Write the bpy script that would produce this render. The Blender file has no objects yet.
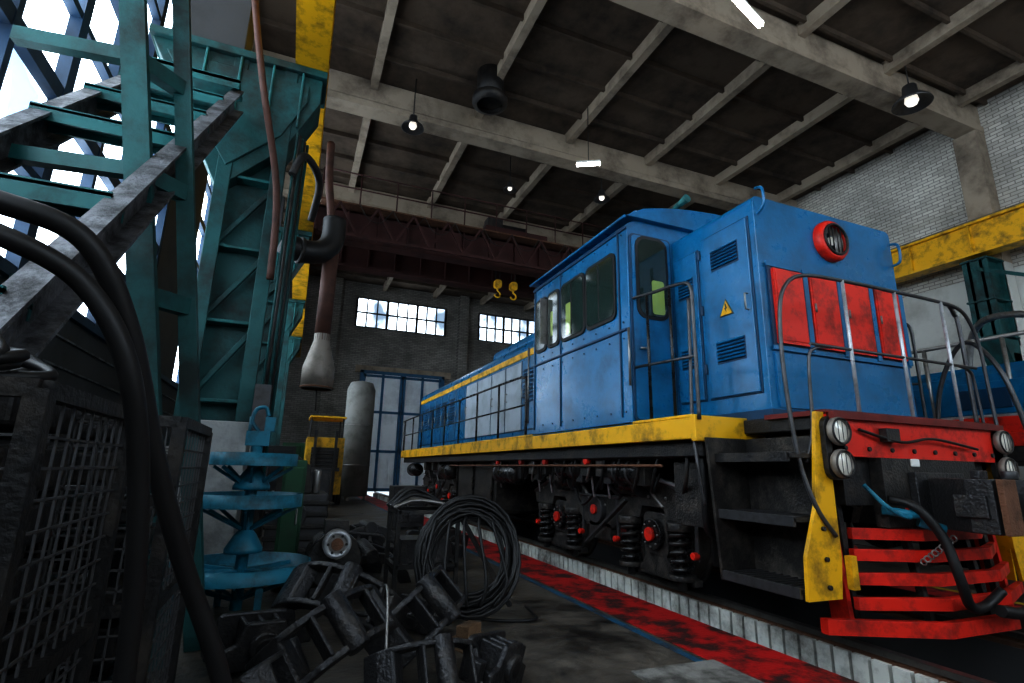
import bpy, bmesh, math, random
from mathutils import Vector, Matrix
random.seed(7)
sc=bpy.context.scene
# ---------------------------------------------------------------- materials
M={}
def nodes(name):
    m=bpy.data.materials.new(name); m.use_nodes=True
    nt=m.node_tree; b=nt.nodes['Principled BSDF']; M[name]=m
    return m,nt,b
def paint(name,c,rough=.4,metal=0,dirt=.5,dcol=(.02,.016,.013),scale=2.5,coat=0,bump=.0,thr=(.48,.72)):
    m,nt,b=nodes(name); N=nt.nodes; L=nt.links
    tc=N.new('ShaderNodeTexCoord'); no=N.new('ShaderNodeTexNoise'); no.inputs['Scale'].default_value=scale; no.inputs['Detail'].default_value=9; no.inputs['Roughness'].default_value=.68
    L.new(tc.outputs['Object'],no.inputs['Vector'])
    r=N.new('ShaderNodeValToRGB'); r.color_ramp.elements[0].position=thr[0]; r.color_ramp.elements[1].position=thr[1]
    r.color_ramp.elements[0].color=(0,0,0,1); r.color_ramp.elements[1].color=(dirt,dirt,dirt,1)
    L.new(no.outputs['Fac'],r.inputs['Fac'])
    mx=N.new('ShaderNodeMix'); mx.data_type='RGBA'; mx.inputs[6].default_value=(*c,1); mx.inputs[7].default_value=(*dcol,1)
    L.new(r.outputs['Color'],mx.inputs[0]); L.new(mx.outputs[2],b.inputs['Base Color'])
    mr=N.new('ShaderNodeMapRange'); mr.inputs[3].default_value=max(.05,rough-.1); mr.inputs[4].default_value=min(1,rough+.3)
    L.new(no.outputs['Fac'],mr.inputs[0]); L.new(mr.outputs[0],b.inputs['Roughness'])
    b.inputs['Metallic'].default_value=metal
    b.inputs['Coat Weight'].default_value=coat; b.inputs['Coat Roughness'].default_value=.15
    if bump:
        n2=N.new('ShaderNodeTexNoise'); n2.inputs['Scale'].default_value=scale*9; n2.inputs['Detail'].default_value=5
        L.new(tc.outputs['Object'],n2.inputs['Vector'])
        bp=N.new('ShaderNodeBump'); bp.inputs['Strength'].default_value=bump; bp.inputs['Distance'].default_value=.03
        L.new(n2.outputs['Fac'],bp.inputs['Height']); L.new(bp.outputs[0],b.inputs['Normal'])
    return m
def emis(name,c,s,base=(.8,.8,.8)):
    m,nt,b=nodes(name); b.inputs['Base Color'].default_value=(*base,1)
    b.inputs['Emission Color'].default_value=(*c,1); b.inputs['Emission Strength'].default_value=s
def glasspane(name,s):
    m,nt,b=nodes(name); N=nt.nodes; L=nt.links
    tc=N.new('ShaderNodeTexCoord'); no=N.new('ShaderNodeTexNoise'); no.inputs['Scale'].default_value=.8; no.inputs['Detail'].default_value=5
    L.new(tc.outputs['Object'],no.inputs['Vector'])
    r=N.new('ShaderNodeValToRGB'); r.color_ramp.elements[0].position=.36; r.color_ramp.elements[1].position=.62
    r.color_ramp.elements[0].color=(.07,.1,.135,1); r.color_ramp.elements[1].color=(.8,.91,1,1)
    L.new(no.outputs['Fac'],r.inputs['Fac']); L.new(r.outputs[0],b.inputs['Emission Color'])
    b.inputs['Emission Strength'].default_value=s; b.inputs['Base Color'].default_value=(.5,.55,.6,1); b.inputs['Roughness'].default_value=.3
def brick(name,c1,c2,mort,ax,sc_=1.0):
    m,nt,b=nodes(name); N=nt.nodes; L=nt.links
    tc=N.new('ShaderNodeTexCoord'); sp=N.new('ShaderNodeSeparateXYZ'); cb=N.new('ShaderNodeCombineXYZ')
    L.new(tc.outputs['Object'],sp.inputs[0]); L.new(sp.outputs[ax],cb.inputs[0]); L.new(sp.outputs['Z'],cb.inputs[1])
    bt=N.new('ShaderNodeTexBrick'); bt.inputs['Scale'].default_value=1; bt.inputs['Brick Width'].default_value=.27*sc_; bt.inputs['Row Height'].default_value=.09*sc_
    bt.inputs['Mortar Size'].default_value=.012; bt.inputs['Color1'].default_value=(*c1,1); bt.inputs['Color2'].default_value=(*c2,1); bt.inputs['Mortar'].default_value=(*mort,1)
    L.new(cb.outputs[0],bt.inputs['Vector'])
    no=N.new('ShaderNodeTexNoise'); no.inputs['Scale'].default_value=.7; no.inputs['Detail'].default_value=8
    L.new(tc.outputs['Object'],no.inputs['Vector'])
    mr=N.new('ShaderNodeMapRange'); mr.inputs[1].default_value=.3; mr.inputs[2].default_value=.7; mr.inputs[3].default_value=.55; mr.inputs[4].default_value=1.05
    L.new(no.outputs['Fac'],mr.inputs[0])
    mx=N.new('ShaderNodeMix'); mx.data_type='RGBA'; mx.blend_type='MULTIPLY'; mx.inputs[0].default_value=1
    L.new(bt.outputs['Color'],mx.inputs[6]); L.new(mr.outputs[0],mx.inputs[7]); L.new(mx.outputs[2],b.inputs['Base Color'])
    b.inputs['Roughness'].default_value=.85
    bp=N.new('ShaderNodeBump'); bp.inputs['Strength'].default_value=.5; bp.inputs['Distance'].default_value=.02; bp.invert=True
    L.new(bt.outputs['Fac'],bp.inputs['Height']); L.new(bp.outputs[0],b.inputs['Normal'])
paint('blue',(.0005,.15,.33),.2,0,.75,(.001,.028,.06),1.9,coat=.25,bump=.07,thr=(.48,.74))
paint('blue_dark',(.001,.045,.11),.35,0,.5)
paint('yellow',(.76,.42,.006),.4,0,.85,(.06,.035,.012),4,thr=(.47,.68))
paint('red',(.66,.02,.006),.38,0,.8,(.05,.008,.006),5,thr=(.48,.68))
paint('red_dark',(.16,.012,.008),.5,0,.7,(.02,.008,.006),3)
paint('black',(.011,.011,.012),.4,0,.8,(.07,.057,.046),5,bump=.25)
paint('frame_grey',(.022,.021,.021),.33,.2,.8,(.11,.095,.08),6,bump=.3,thr=(.46,.68))
paint('black_gloss',(.012,.012,.013),.18,.2,.6,(.06,.05,.042),6)
paint('rubber',(.007,.007,.008),.4,0,.4,(.015,.015,.015),12)
paint('steel',(.32,.31,.3),.35,.8,.6,(.06,.045,.035),6)
paint('darksteel',(.09,.09,.095),.3,.6,.6,(.03,.025,.02),8)
paint('worn_steel',(.5,.51,.53),.35,.5,.6,(.08,.07,.06),9)
paint('greydoor',(.4,.46,.52),.45,0,.5,(.1,.11,.12),2)
paint('teal',(.006,.09,.093),.5,0,.9,(.008,.018,.018),1.8,bump=.15,thr=(.43,.64))
paint('teal_light',(.01,.14,.145),.45,0,.85,(.01,.028,.028),3,thr=(.45,.66))
paint('cyan',(.012,.19,.28),.4,0,.9,(.008,.03,.04),4,thr=(.46,.68))
paint('green',(.008,.07,.03),.5,0,.7)
paint('stringer',(.17,.175,.19),.42,.35,.9,(.014,.014,.016),5,bump=.25,thr=(.42,.6))
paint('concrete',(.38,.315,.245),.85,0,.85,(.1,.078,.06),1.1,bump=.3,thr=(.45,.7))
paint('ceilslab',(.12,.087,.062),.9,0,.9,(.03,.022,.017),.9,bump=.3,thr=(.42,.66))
paint('basecon',(.34,.35,.35),.8,0,.8,(.1,.1,.1),2,bump=.3)
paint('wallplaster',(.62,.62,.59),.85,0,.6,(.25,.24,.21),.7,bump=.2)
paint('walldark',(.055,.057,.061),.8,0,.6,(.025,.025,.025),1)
paint('whitetile',(.6,.6,.56),.5,0,.9,(.1,.09,.075),3,thr=(.45,.66))
paint('rust',(.17,.08,.045),.7,.1,.8,(.04,.025,.018),7,bump=.4)
paint('brownpipe',(.085,.033,.022),.55,0,.7,(.025,.016,.013),5)
paint('cranered',(.055,.013,.011),.6,0,.7,(.012,.008,.007),2)
paint('casting',(.045,.045,.048),.24,.55,.8,(.14,.13,.12),5,bump=.35,thr=(.52,.72))
paint('meshwire',(.12,.12,.125),.4,.5,.6,(.03,.028,.026),7)
paint('wood',(.2,.12,.065),.8,0,.7,(.05,.035,.025),8,bump=.4)
paint('mullion',(.01,.04,.085),.5,0,.5)
paint('cone',(.28,.25,.22),.45,.4,.7,(.1,.08,.06),5)
paint('tankgrey',(.24,.24,.23),.6,0,.7,(.08,.08,.075),2)
paint('white',(.75,.75,.72),.4,0,.4,(.3,.28,.25),5)
paint('rail',(.2,.19,.18),.3,.9,.6,(.05,.035,.025),8)
paint('gatewhite',(.85,.9,.95),.6,0,.6,(.4,.43,.47),.8)
paint('gateblue',(.02,.12,.24),.5)
m,nt,b=nodes('glass'); b.inputs['Base Color'].default_value=(.02,.035,.03,1); b.inputs['Roughness'].default_value=.07; b.inputs['Specular IOR Level'].default_value=.9
m,nt,b=nodes('cabgreen'); b.inputs['Base Color'].default_value=(.32,.42,.1,1); b.inputs['Roughness'].default_value=.3; b.inputs['Coat Weight'].default_value=1
m,nt,b=nodes('lens'); b.inputs['Base Color'].default_value=(.8,.77,.68,1); b.inputs['Roughness'].default_value=.15; b.inputs['Coat Weight'].default_value=1
emis('tube',(1,.97,.92),28); emis('bulb',(1,.95,.85),.7)
glasspane('pane',8.0); glasspane('panefar',3.2)
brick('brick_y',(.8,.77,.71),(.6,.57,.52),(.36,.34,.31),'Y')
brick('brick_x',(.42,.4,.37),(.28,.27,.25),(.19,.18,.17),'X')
m,nt,b=nodes('floorc'); N=nt.nodes; L=nt.links
tc=N.new('ShaderNodeTexCoord'); n1=N.new('ShaderNodeTexNoise'); n1.inputs['Scale'].default_value=1.5; n1.inputs['Detail'].default_value=10; n1.inputs['Roughness'].default_value=.74
L.new(tc.outputs['Object'],n1.inputs['Vector']); r=N.new('ShaderNodeValToRGB')
r.color_ramp.elements[0].position=.4; r.color_ramp.elements[0].color=(.008,.0075,.007,1); r.color_ramp.elements[1].position=.68; r.color_ramp.elements[1].color=(.16,.137,.112,1)
L.new(n1.outputs['Fac'],r.inputs[0]); L.new(r.outputs[0],b.inputs['Base Color'])
mr=N.new('ShaderNodeMapRange'); mr.inputs[1].default_value=.3; mr.inputs[2].default_value=.7; mr.inputs[3].default_value=.2; mr.inputs[4].default_value=.75; L.new(n1.outputs['Fac'],mr.inputs[0]); L.new(mr.outputs[0],b.inputs['Roughness'])
n2=N.new('ShaderNodeTexNoise'); n2.inputs['Scale'].default_value=14; n2.inputs['Detail'].default_value=6; L.new(tc.outputs['Object'],n2.inputs['Vector'])
bp=N.new('ShaderNodeBump'); bp.inputs['Strength'].default_value=.4; bp.inputs['Distance'].default_value=.03; L.new(n2.outputs['Fac'],bp.inputs['Height']); L.new(bp.outputs[0],b.inputs['Normal'])
paint('floorred',(.46,.012,.012),.45,0,.97,(.018,.014,.013),3.4,bump=.25,thr=(.45,.58))
paint('floorblue',(.01,.09,.17),.5,0,.9,(.03,.025,.02),3,bump=.2,thr=(.45,.65))
paint('flooryellow',(.55,.35,.02),.5,0,.9,(.03,.025,.02),3,thr=(.45,.65))
paint('slab',(.26,.25,.23),.7,0,.95,(.05,.045,.04),3,bump=.3,thr=(.42,.6))
# ---------------------------------------------------------------- builder
def rrect(cx,cy,w,h,r,n=4):
    P=[]
    for (sx,sy,a0) in ((1,1,0),(-1,1,90),(-1,-1,180),(1,-1,270)):
        for i in range(n+1):
            a=math.radians(a0+90*i/n); P.append((cx+sx*(w/2-r)+r*math.cos(a),cy+sy*(h/2-r)+r*math.sin(a)))
    return P
class G:
    def __init__(s): s.bm=bmesh.new(); s.m=[]
    def mi(s,mat):
        if mat not in s.m: s.m.append(mat)
        return s.m.index(mat)
    def face(s,vs,mat,sm=False):
        try: f=s.bm.faces.new(vs)
        except ValueError: return
        f.material_index=s.mi(mat); f.smooth=sm
    def box(s,x0,x1,y0,y1,z0,z1,mat,R=None):
        c=Vector(((x0+x1)/2,(y0+y1)/2,(z0+z1)/2)); V=[]
        for z in (z0,z1):
            for (x,y) in ((x0,y0),(x1,y0),(x1,y1),(x0,y1)):
                p=Vector((x,y,z))
                if R is not None: p=R@(p-c)+c
                V.append(s.bm.verts.new(p))
        for q in ((3,2,1,0),(4,5,6,7),(0,1,5,4),(1,2,6,5),(2,3,7,6),(3,0,4,7)): s.face([V[i] for i in q],mat)
    def bar(s,p0,p1,w,h,mat,up=(0,0,1)):
        p0=Vector(p0);p1=Vector(p1);d=(p1-p0).normalized();u=Vector(up)
        if abs(d.dot(u))>.99: u=Vector((0,1,0))
        sd=d.cross(u).normalized();u=sd.cross(d)
        V=[s.bm.verts.new(p+sd*a*w/2+u*b_*h/2) for p in (p0,p1) for a,b_ in ((-1,-1),(1,-1),(1,1),(-1,1))]
        for q in ((3,2,1,0),(4,5,6,7),(0,1,5,4),(1,2,6,5),(2,3,7,6),(3,0,4,7)): s.face([V[i] for i in q],mat)
    def tube(s,pts,r,mat,seg=8,cap=True,r2=None):
        P=[Vector(p) for p in pts]; rings=[]; n=None
        for i,p in enumerate(P):
            d=(P[min(i+1,len(P)-1)]-P[max(i-1,0)]).normalized()
            if n is None:
                n=d.cross(Vector((0,0,1)))
                if n.length<.05: n=d.cross(Vector((0,1,0)))
                n.normalize()
            else:
                n=(n-d*n.dot(d)).normalized()
            b_=d.cross(n); rr=r if r2 is None else r+(r2-r)*i/(len(P)-1)
            rings.append([s.bm.verts.new(p+(n*math.cos(2*math.pi*k/seg)+b_*math.sin(2*math.pi*k/seg))*rr) for k in range(seg)])
        for a,b2 in zip(rings,rings[1:]):
            for k in range(seg): s.face([a[k],a[(k+1)%seg],b2[(k+1)%seg],b2[k]],mat,True)
        if cap: s.face(rings[0][::-1],mat); s.face(rings[-1],mat)
    def cyl(s,p0,p1,r,mat,seg=20,r2=None): s.tube([p0,p1],r,mat,seg,True,r2)
    def curve(s,ctrl,r,mat,seg=8,n=6):
        P=[Vector(p) for p in ctrl]; out=[]
        for i in range(len(P)-1):
            a=P[max(i-1,0)];b_=P[i];c=P[i+1];d=P[min(i+2,len(P)-1)]
            for k in range(n):
                t=k/n; out.append(.5*((2*b_)+(c-a)*t+(2*a-5*b_+4*c-d)*t*t+(3*b_-a-3*c+d)*t**3))
        out.append(P[-1]); s.tube(out,r,mat,seg)
    def prism(s,poly,ax,a0,a1,mat,mat_side=None,sm=False):
        f={'x':lambda p,a:(a,p[0],p[1]),'y':lambda p,a:(p[0],a,p[1]),'z':lambda p,a:(p[0],p[1],a)}[ax]
        A=[s.bm.verts.new(f(p,a0)) for p in poly]; B=[s.bm.verts.new(f(p,a1)) for p in poly]; n=len(poly)
        s.face(A[::-1],mat); s.face(B,mat)
        for i in range(n): s.face([A[i],A[(i+1)%n],B[(i+1)%n],B[i]],mat_side or mat,sm)
    def ring(s,c,ax,R,r,mat,seg=28,sg=8):
        c=Vector(c); ax=Vector(ax).normalized(); n=ax.orthogonal().normalized(); b_=ax.cross(n); rings=[]
        for i in range(seg):
            a=2*math.pi*i/seg; d=n*math.cos(a)+b_*math.sin(a)
            rings.append([s.bm.verts.new(c+d*(R+r*math.cos(2*math.pi*k/sg))+ax*r*math.sin(2*math.pi*k/sg)) for k in range(sg)])
        for i in range(seg):
            A=rings[i];B=rings[(i+1)%seg]
            for k in range(sg): s.face([A[k],A[(k+1)%sg],B[(k+1)%sg],B[k]],mat,True)
    def rev(s,c,ax,prof,mat,seg=28):
        c=Vector(c); ax=Vector(ax).normalized(); n=ax.orthogonal().normalized(); b_=ax.cross(n); R=[]
        for (r,h) in prof:
            R.append([s.bm.verts.new(c+ax*h+(n*math.cos(2*math.pi*k/seg)+b_*math.sin(2*math.pi*k/seg))*max(r,.0005)) for k in range(seg)])
        for A,B in zip(R,R[1:]):
            for k in range(seg): s.face([A[k],A[(k+1)%seg],B[(k+1)%seg],B[k]],mat,True)
    def spring(s,x,y,z0,z1,R,r,mat,turns=5):
        s.tube([(x+R*math.cos(t),y+R*math.sin(t),z0+(z1-z0)*t/(turns*2*math.pi)) for t in [i*math.pi/6 for i in range(turns*12+1)]],r,mat,6)
    def done(s,name,parent=None,bevel=0,loc=None):
        bmesh.ops.recalc_face_normals(s.bm,faces=s.bm.faces)
        me=bpy.data.meshes.new(name)
        off=Vector(loc) if loc else Vector((0,0,0))
        if loc: bmesh.ops.translate(s.bm,verts=s.bm.verts,vec=-off)
        s.bm.to_mesh(me); s.bm.free()
        for k in s.m: me.materials.append(M[k])
        o=bpy.data.objects.new(name,me); sc.collection.objects.link(o); o.location=off
        if bevel:
            md=o.modifiers.new('Bevel','BEVEL'); md.width=bevel; md.segments=2; md.limit_method='ANGLE'; md.angle_limit=math.radians(50)
        if parent: o.parent=parent; o.matrix_parent_inverse=Matrix.Translation(-parent.location)
        return o
def empty(name,loc):
    e=bpy.data.objects.new(name,None); e.location=loc; sc.collection.objects.link(e); return e
XC=4.68
YB,YF=-7.0,27.0
XL,XR=-2.4,15.2
ZC=10.45
# ---------------------------------------------------------------- room
g=G()
FE=3.17
g.box(XL-.2,FE,YB,YF,-.3,0,'floorc')
g.box(6.19,9.4,YB,YF,-.3,0,'floorc'); g.box(11.2,XR+.2,YB,YF,-.3,0,'floorc'); g.box(9.4,11.2,YB,YF,-.3,-.02,'floorc')
g.box(FE-.09,FE,YB,YF,-.7,-.3,'floorc'); g.box(6.19,6.28,YB,YF,-.7,-.3,'floorc')
g.box(FE-.09,3.86,YB,YF,-.8,-.7,'floorc'); g.box(5.5,6.28,YB,YF,-.8,-.7,'floorc')
g.box(4.02,5.34,YB,YF,-1.35,-1.25,'floorc')
g.box(2.6,FE,YB,YF,0,.004,'floorred'); g.box(2.5,2.56,YB,YF,0,.004,'floorblue')
g.box(6.2,6.6,YB,YF,0,.004,'floorred'); g.box(6.63,6.72,YB,YF,0,.005,'flooryellow')
g.box(2.0,2.62,2.1,2.95,0,.012,'slab')
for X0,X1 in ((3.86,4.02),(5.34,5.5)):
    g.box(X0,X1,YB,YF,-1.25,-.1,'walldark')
for i in range(230):
    y=YB+i*.14
    g.box(3.82,3.86,y,y+.115,-.7,-.055,'whitetile')
g.done('floor')
g=G()
for x in (3.94,5.42,9.55,11.05):
    g.box(x-.035,x+.035,YB,YF,-.04,0,'rail'); g.box(x-.01,x+.01,YB,YF,-.1,-.04,'rust'); g.box(x-.07,x+.07,YB,YF,-.1,-.07,'rust')
g.done('railway_track')
g=G()
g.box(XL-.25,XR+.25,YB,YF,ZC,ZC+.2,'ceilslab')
x=.9-2.7
while x<XR:
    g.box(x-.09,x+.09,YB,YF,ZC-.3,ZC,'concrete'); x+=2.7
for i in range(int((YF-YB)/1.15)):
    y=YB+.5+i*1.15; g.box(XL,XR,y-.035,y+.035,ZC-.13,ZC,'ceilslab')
g.done('ceiling')
BY=[6.3,11.6,17.0,22.3]
g=G()
for y in [.6]+BY:
    g.prism([(y,9.62),(y+.46,9.62),(y+.46,9.78),(y+.42,9.84),(y+.42,10.4),(y+.04,10.4),(y+.04,9.84),(y,9.78)],'x',XL,XR,'concrete')
g.done('ceiling_roof_beams')
g=G()
W=[(-6.5,9.9),(12.4,22.0)]  # second span is added, hidden by the columns, to light the loco rear
zb,zt=2.72,9.2
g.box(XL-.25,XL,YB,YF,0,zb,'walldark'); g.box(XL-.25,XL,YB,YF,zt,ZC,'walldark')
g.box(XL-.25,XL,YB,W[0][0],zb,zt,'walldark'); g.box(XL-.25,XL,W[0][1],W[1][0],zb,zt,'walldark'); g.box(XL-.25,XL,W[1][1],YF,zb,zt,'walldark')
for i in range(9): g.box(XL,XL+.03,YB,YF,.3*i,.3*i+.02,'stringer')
g.box(XL,XL+.06,YB,YF,zb-.08,zb,'mullion')
g.done('wall_left')
for wi,(a,b_) in enumerate(W):
    e=empty('window_%d'%(wi+1),(XL-.12,(a+b_)/2,zb))  # the farther one is only an added light source
    p=G(); p.box(XL-.14,XL-.12,a,b_,zb,zt,'pane'); p.done('glass_panes',e)
    q=G(); n=round((b_-a)/1.05)
    for i in range(n+1):
        y=a+(b_-a)*i/n; w=.08 if i%2==0 else .04
        q.box(XL-.12,XL-.01,y-w,y+w,zb,zt,'mullion')
    for k in range(8):
        z=zb+(zt-zb)*k/7; w=.08 if k%2==0 else .04
        q.box(XL-.12,XL-.02,a,b_,z-w,z+w,'mullion')
    q.done('mullions',e)
g=G(); g.box(XR,XR+.25,YB,YF,6.0,ZC,'brick_y'); g.box(XR,XR+.25,YB,YF,0,6.0,'wallplaster'); g.done('wall_right')
g=G(); g.box(XL-.25,XR+.25,YB-.25,YB,0,ZC,'wallplaster'); g.done('wall_back')
e=empty('window_5',(6,YB+.02,5)); p=G(); p.box(1,13,YB,YB+.02,4.2,8.6,'pane'); p.done('glass_panes',e)  # glowing window added out of view to light the hall from behind
q=G()
for i in range(13): q.box(1+i-.04,1+i+.04,YB+.02,YB+.08,4.2,8.6,'mullion')
for k in range(5): q.box(1,13,YB+.02,YB+.08,4.2+k*1.1-.04,4.24+k*1.1,'mullion')
q.done('mullions',e)
g=G()
FW=[(2.3,7.0),(8.9,12.9)]; z0,z1=8.1,9.65
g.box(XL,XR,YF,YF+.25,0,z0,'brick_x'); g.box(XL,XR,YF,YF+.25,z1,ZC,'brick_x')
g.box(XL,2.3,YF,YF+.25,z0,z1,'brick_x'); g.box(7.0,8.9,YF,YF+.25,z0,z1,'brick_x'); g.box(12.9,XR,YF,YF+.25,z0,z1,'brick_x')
g.box(7.7,8.2,YF-.3,YF,0,ZC,'brick_x'); g.box(1.0,1.5,YF-.3,YF,0,ZC,'brick_x')
g.box(2.5,7.4,YF-.12,YF,5.75,6.1,'concrete')
g.done('wall_far')
for wi,(a,b_) in enumerate(FW):
    e=empty('window_%d'%(wi+3),((a+b_)/2,YF+.1,z0))
    p=G(); p.box(a,b_,YF+.1,YF+.12,z0,z1,'panefar'); p.done('glass_panes',e)
    q=G(); n=round((b_-a)/.52)
    for i in range(n+1):
        x=a+(b_-a)*i/n; w=.06 if i%3==0 else .03; q.box(x-w,x+w,YF,YF+.1,z0,z1,'black')
    for z in (z0,(z0+z1)/2,z1): q.box(a,b_,YF,YF+.1,z-.035,z+.035,'black')
    q.done('mullions',e)
e=empty('door_1',(4.9,YF,0))
q=G()
for a,b_ in ((2.9,4.88),(4.92,6.9)):
    q.box(a,b_,YF-.1,YF-.02,.05,5.7,'gatewhite')
    for i in range(1,12):
        x=a+(b_-a)*i/12; q.box(x-.02,x+.02,YF-.125,YF-.1,.1,5.7,'gatewhite')
    for z in (.1,1.9,3.8,5.6): q.box(a,b_,YF-.16,YF-.1,z-.06,z+.06,'gateblue')
    for x in (a+.06,(a+b_)/2,b_-.06): q.box(x-.06,x+.06,YF-.16,YF-.1,.05,5.7,'gateblue')
q.done('gate_leaves',e)
q=G(); q.box(2.75,2.9,YF-.2,YF,0,5.85,'gateblue'); q.box(6.9,7.05,YF-.2,YF,0,5.85,'gateblue'); q.box(2.75,7.05,YF-.2,YF,5.7,5.85,'gateblue'); q.done('gate_frame',e)
# columns
for i,y in enumerate(BY):
    g=G()
    g.box(-1.22,-.46,y+.2,y+.75,0,1.6,'basecon')
    g.box(-1.12,-.54,y+.42,y+.5,1.6,6.15,'teal')
    for xx in (-1.16,-.54):
        g.box(xx,xx+.06,y+.22,y+.72,1.6,6.15,'teal'); g.box(xx-.03 if xx<-1 else xx-.07,xx+.13 if xx<-1 else xx+.09,y+.2,y+.23,1.6,6.15,'teal')
    for k in range(5): g.box(-1.12,-.5,y+.25,y+.45,1.8+k*.9,1.84+k*.9,'teal_light')
    for k in range(4):
        za=1.85+k*.9; g.bar((-1.1,y+.33,za),(-.54,y+.33,za+.85),.05,.06,'teal')
    g.prism([(-2.1,6.15),(-1.6,5.2),(-1.16,4.3),(-.5,5.0),(-.15,5.75),(-.15,6.15)],'y',y+.22,y+.73,'teal')
    g.prism([(-1.9,5.95),(-1.5,5.25),(-1.1,4.6),(-.55,5.15),(-.3,5.7),(-.3,5.95)],'y',y+.18,y+.22,'teal')
    for xx in (-1.5,-1.12,-.75,-.4): g.box(xx,xx+.03,y+.15,y+.2,5.3,6.1,'teal_light')
    g.box(-2.1,-.1,y+.14,y+.8,6.1,6.2,'teal')
    g.box(-1.9,-1.1,y+.2,y+.7,6.2,9.6,'walldark')
    g.done('crane_column',bevel=.01)
for i,y in enumerate(BY+[.6]):
    g=G(); g.box(XR-.75,XR-.02,y,y+.5,0,3.9,'wallplaster'); g.box(XR-.45,XR-.02,y,y+.5,3.9,6.12,'wallplaster')
    xa,xb=XR-1.15,XR-.4
    g.box(xa+.1,xb,y+.1,y+.16,4.2,6.12,'teal'); g.box(xa+.1,xb,y+.34,y+.4,4.2,6.12,'teal')
    g.box(xa+.1,xa+.16,y,y+.5,4.3,6.12,'teal'); g.box(xb-.06,xb,y,y+.5,4.1,6.12,'teal')
    g.prism([(xa+.1,4.2),(XR-.75,3.6),(XR-.45,3.6),(XR-.45,4.2)],'y',y,y+.5,'teal')
    g.bar((xa+.1,y+.25,5.9),(xa-.2,y-1.6,4.9),.08,.08,'teal')
    for z in (4.25,5.1,6.08): g.box(xa+.05,xb,y-.02,y+.52,z,z+.04,'teal')
    g.box(XR-.4,XR-.02,y,y+.5,6.12,9.6,'concrete'); g.done('wall_pilaster')
for x0,x1,nm in ((-.5,-.1,'l'),(XR-1.15,XR-.75,'r')):
    g=G(); xm=(x0+x1)/2
    g.box(x0,x1,YB+.2,YF-.1,6.2,6.26,'yellow'); g.box(x0,x1,YB+.2,YF-.1,6.94,7.0,'yellow'); g.box(xm-.1,xm+.1,YB+.2,YF-.1,6.26,6.94,'yellow')
    y=YB+.5
    while y<YF: g.box(x0+.03,x1-.03,y,y+.03,6.26,6.94,'yellow'); y+=1.3
    g.box(xm-.04,xm+.04,YB+.2,YF-.1,7.0,7.1,'rail')
    g.done('crane_runway_beam')
# overhead crane
e=empty('overhead_crane',(7,15.5,7.2))
g=G()
for y in (14.4,16.4):
    g.box(-.2,14.3,y-.2,y+.2,7.2,7.28,'cranered'); g.box(-.2,14.3,y-.2,y+.2,8.1,8.18,'cranered'); g.box(-.2,14.3,y-.06,y+.06,7.28,8.1,'cranered')
    for i in range(18): g.box(-.1+i*.84,-.06+i*.84,y-.18,y+.18,7.28,8.1,'cranered')
for x in (-.3,14.3-.1): g.box(x-.15,x+.25,13.6,17.2,7.12,7.45,'cranered')
g.done('girders',e)
g=G()
for z in (8.6,9.05): g.tube([(.0,13.85,z),(14.2,13.85,z)],.02,'cranered',6)
for i in range(15): g.tube([(i,13.85,8.1),(i,13.85,9.05)],.02,'cranered',6)
g.box(0,14.2,13.8,14.3,8.1,8.14,'rust')
for i in range(14):
    g.bar((i,13.82,7.2),(i+.5,13.82,8.1),.06,.06,'cranered'); g.bar((i+.5,13.82,8.1),(i+1,13.82,7.2),.06,.06,'cranered')
g.bar((0,13.82,7.2),(14.2,13.82,7.2),.08,.08,'cranered')
for i in range(12): g.curve([(1+i*.9,13.78,8.12),(1.25+i*.9,13.78,7.75),(1.6+i*.9,13.78,7.7),(1.9+i*.9,13.78,8.12)],.012,'black',5)
g.done('walkway',e)
g=G(); g.box(4.8,6.9,14.2,16.6,8.2,8.5,'cranered'); g.cyl((5.1,15.2,8.8),(6.5,15.2,8.8),.3,'black'); g.box(5.0,5.5,14.6,15.0,8.5,9.0,'black'); g.box(6.2,6.7,15.6,16.2,8.5,9.0,'rust'); g.done('trolley',e,.01)
g=G()
for x in (5.6,6.15):
    for dx in (-.07,.07): g.tube([(x+dx,15.2,8.3),(x+dx,15.2,7.1)],.012,'black',6)
    g.prism(rrect(x,7.0,.24,.28,.08),'y',15.12,15.28,'yellow'); g.cyl((x,15.08,7.0),(x,15.32,7.0),.07,'yellow')
    g.curve([(x,15.2,6.88),(x,15.2,6.78),(x+.09,15.2,6.7),(x+.07,15.2,6.58),(x-.03,15.2,6.56),(x-.1,15.2,6.64)],.028,'yellow')
g.done('hook_blocks',e)
def tubelamp(c,d,L):
    c=Vector(c); d=Vector(d).normalized(); g=G()
    for s in (-.03,.03):
        o=Vector((-d.y,d.x,0))*s; g.tube([c-d*L/2+o,c+d*L/2+o],.02,'tube',8)
    g.bar(c-d*L/2+Vector((0,0,.05)),c+d*L/2+Vector((0,0,.05)),.14,.05,'white')
    g.tube([c+Vector((0,0,.06)),(c.x,c.y,ZC-.02)],.012,'black',6)
    g.done('fluorescent_lamp',loc=c)
tubelamp((6.65,5.6,9.12),(1,.3,0),.9); tubelamp((6.2,10.4,8.75),(.85,-.5,0),.6); tubelamp((11,3.5,9.1),(1,.1,0),1.2); tubelamp((6.6,0,9.1),(1,.1,0),1.4)
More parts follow.
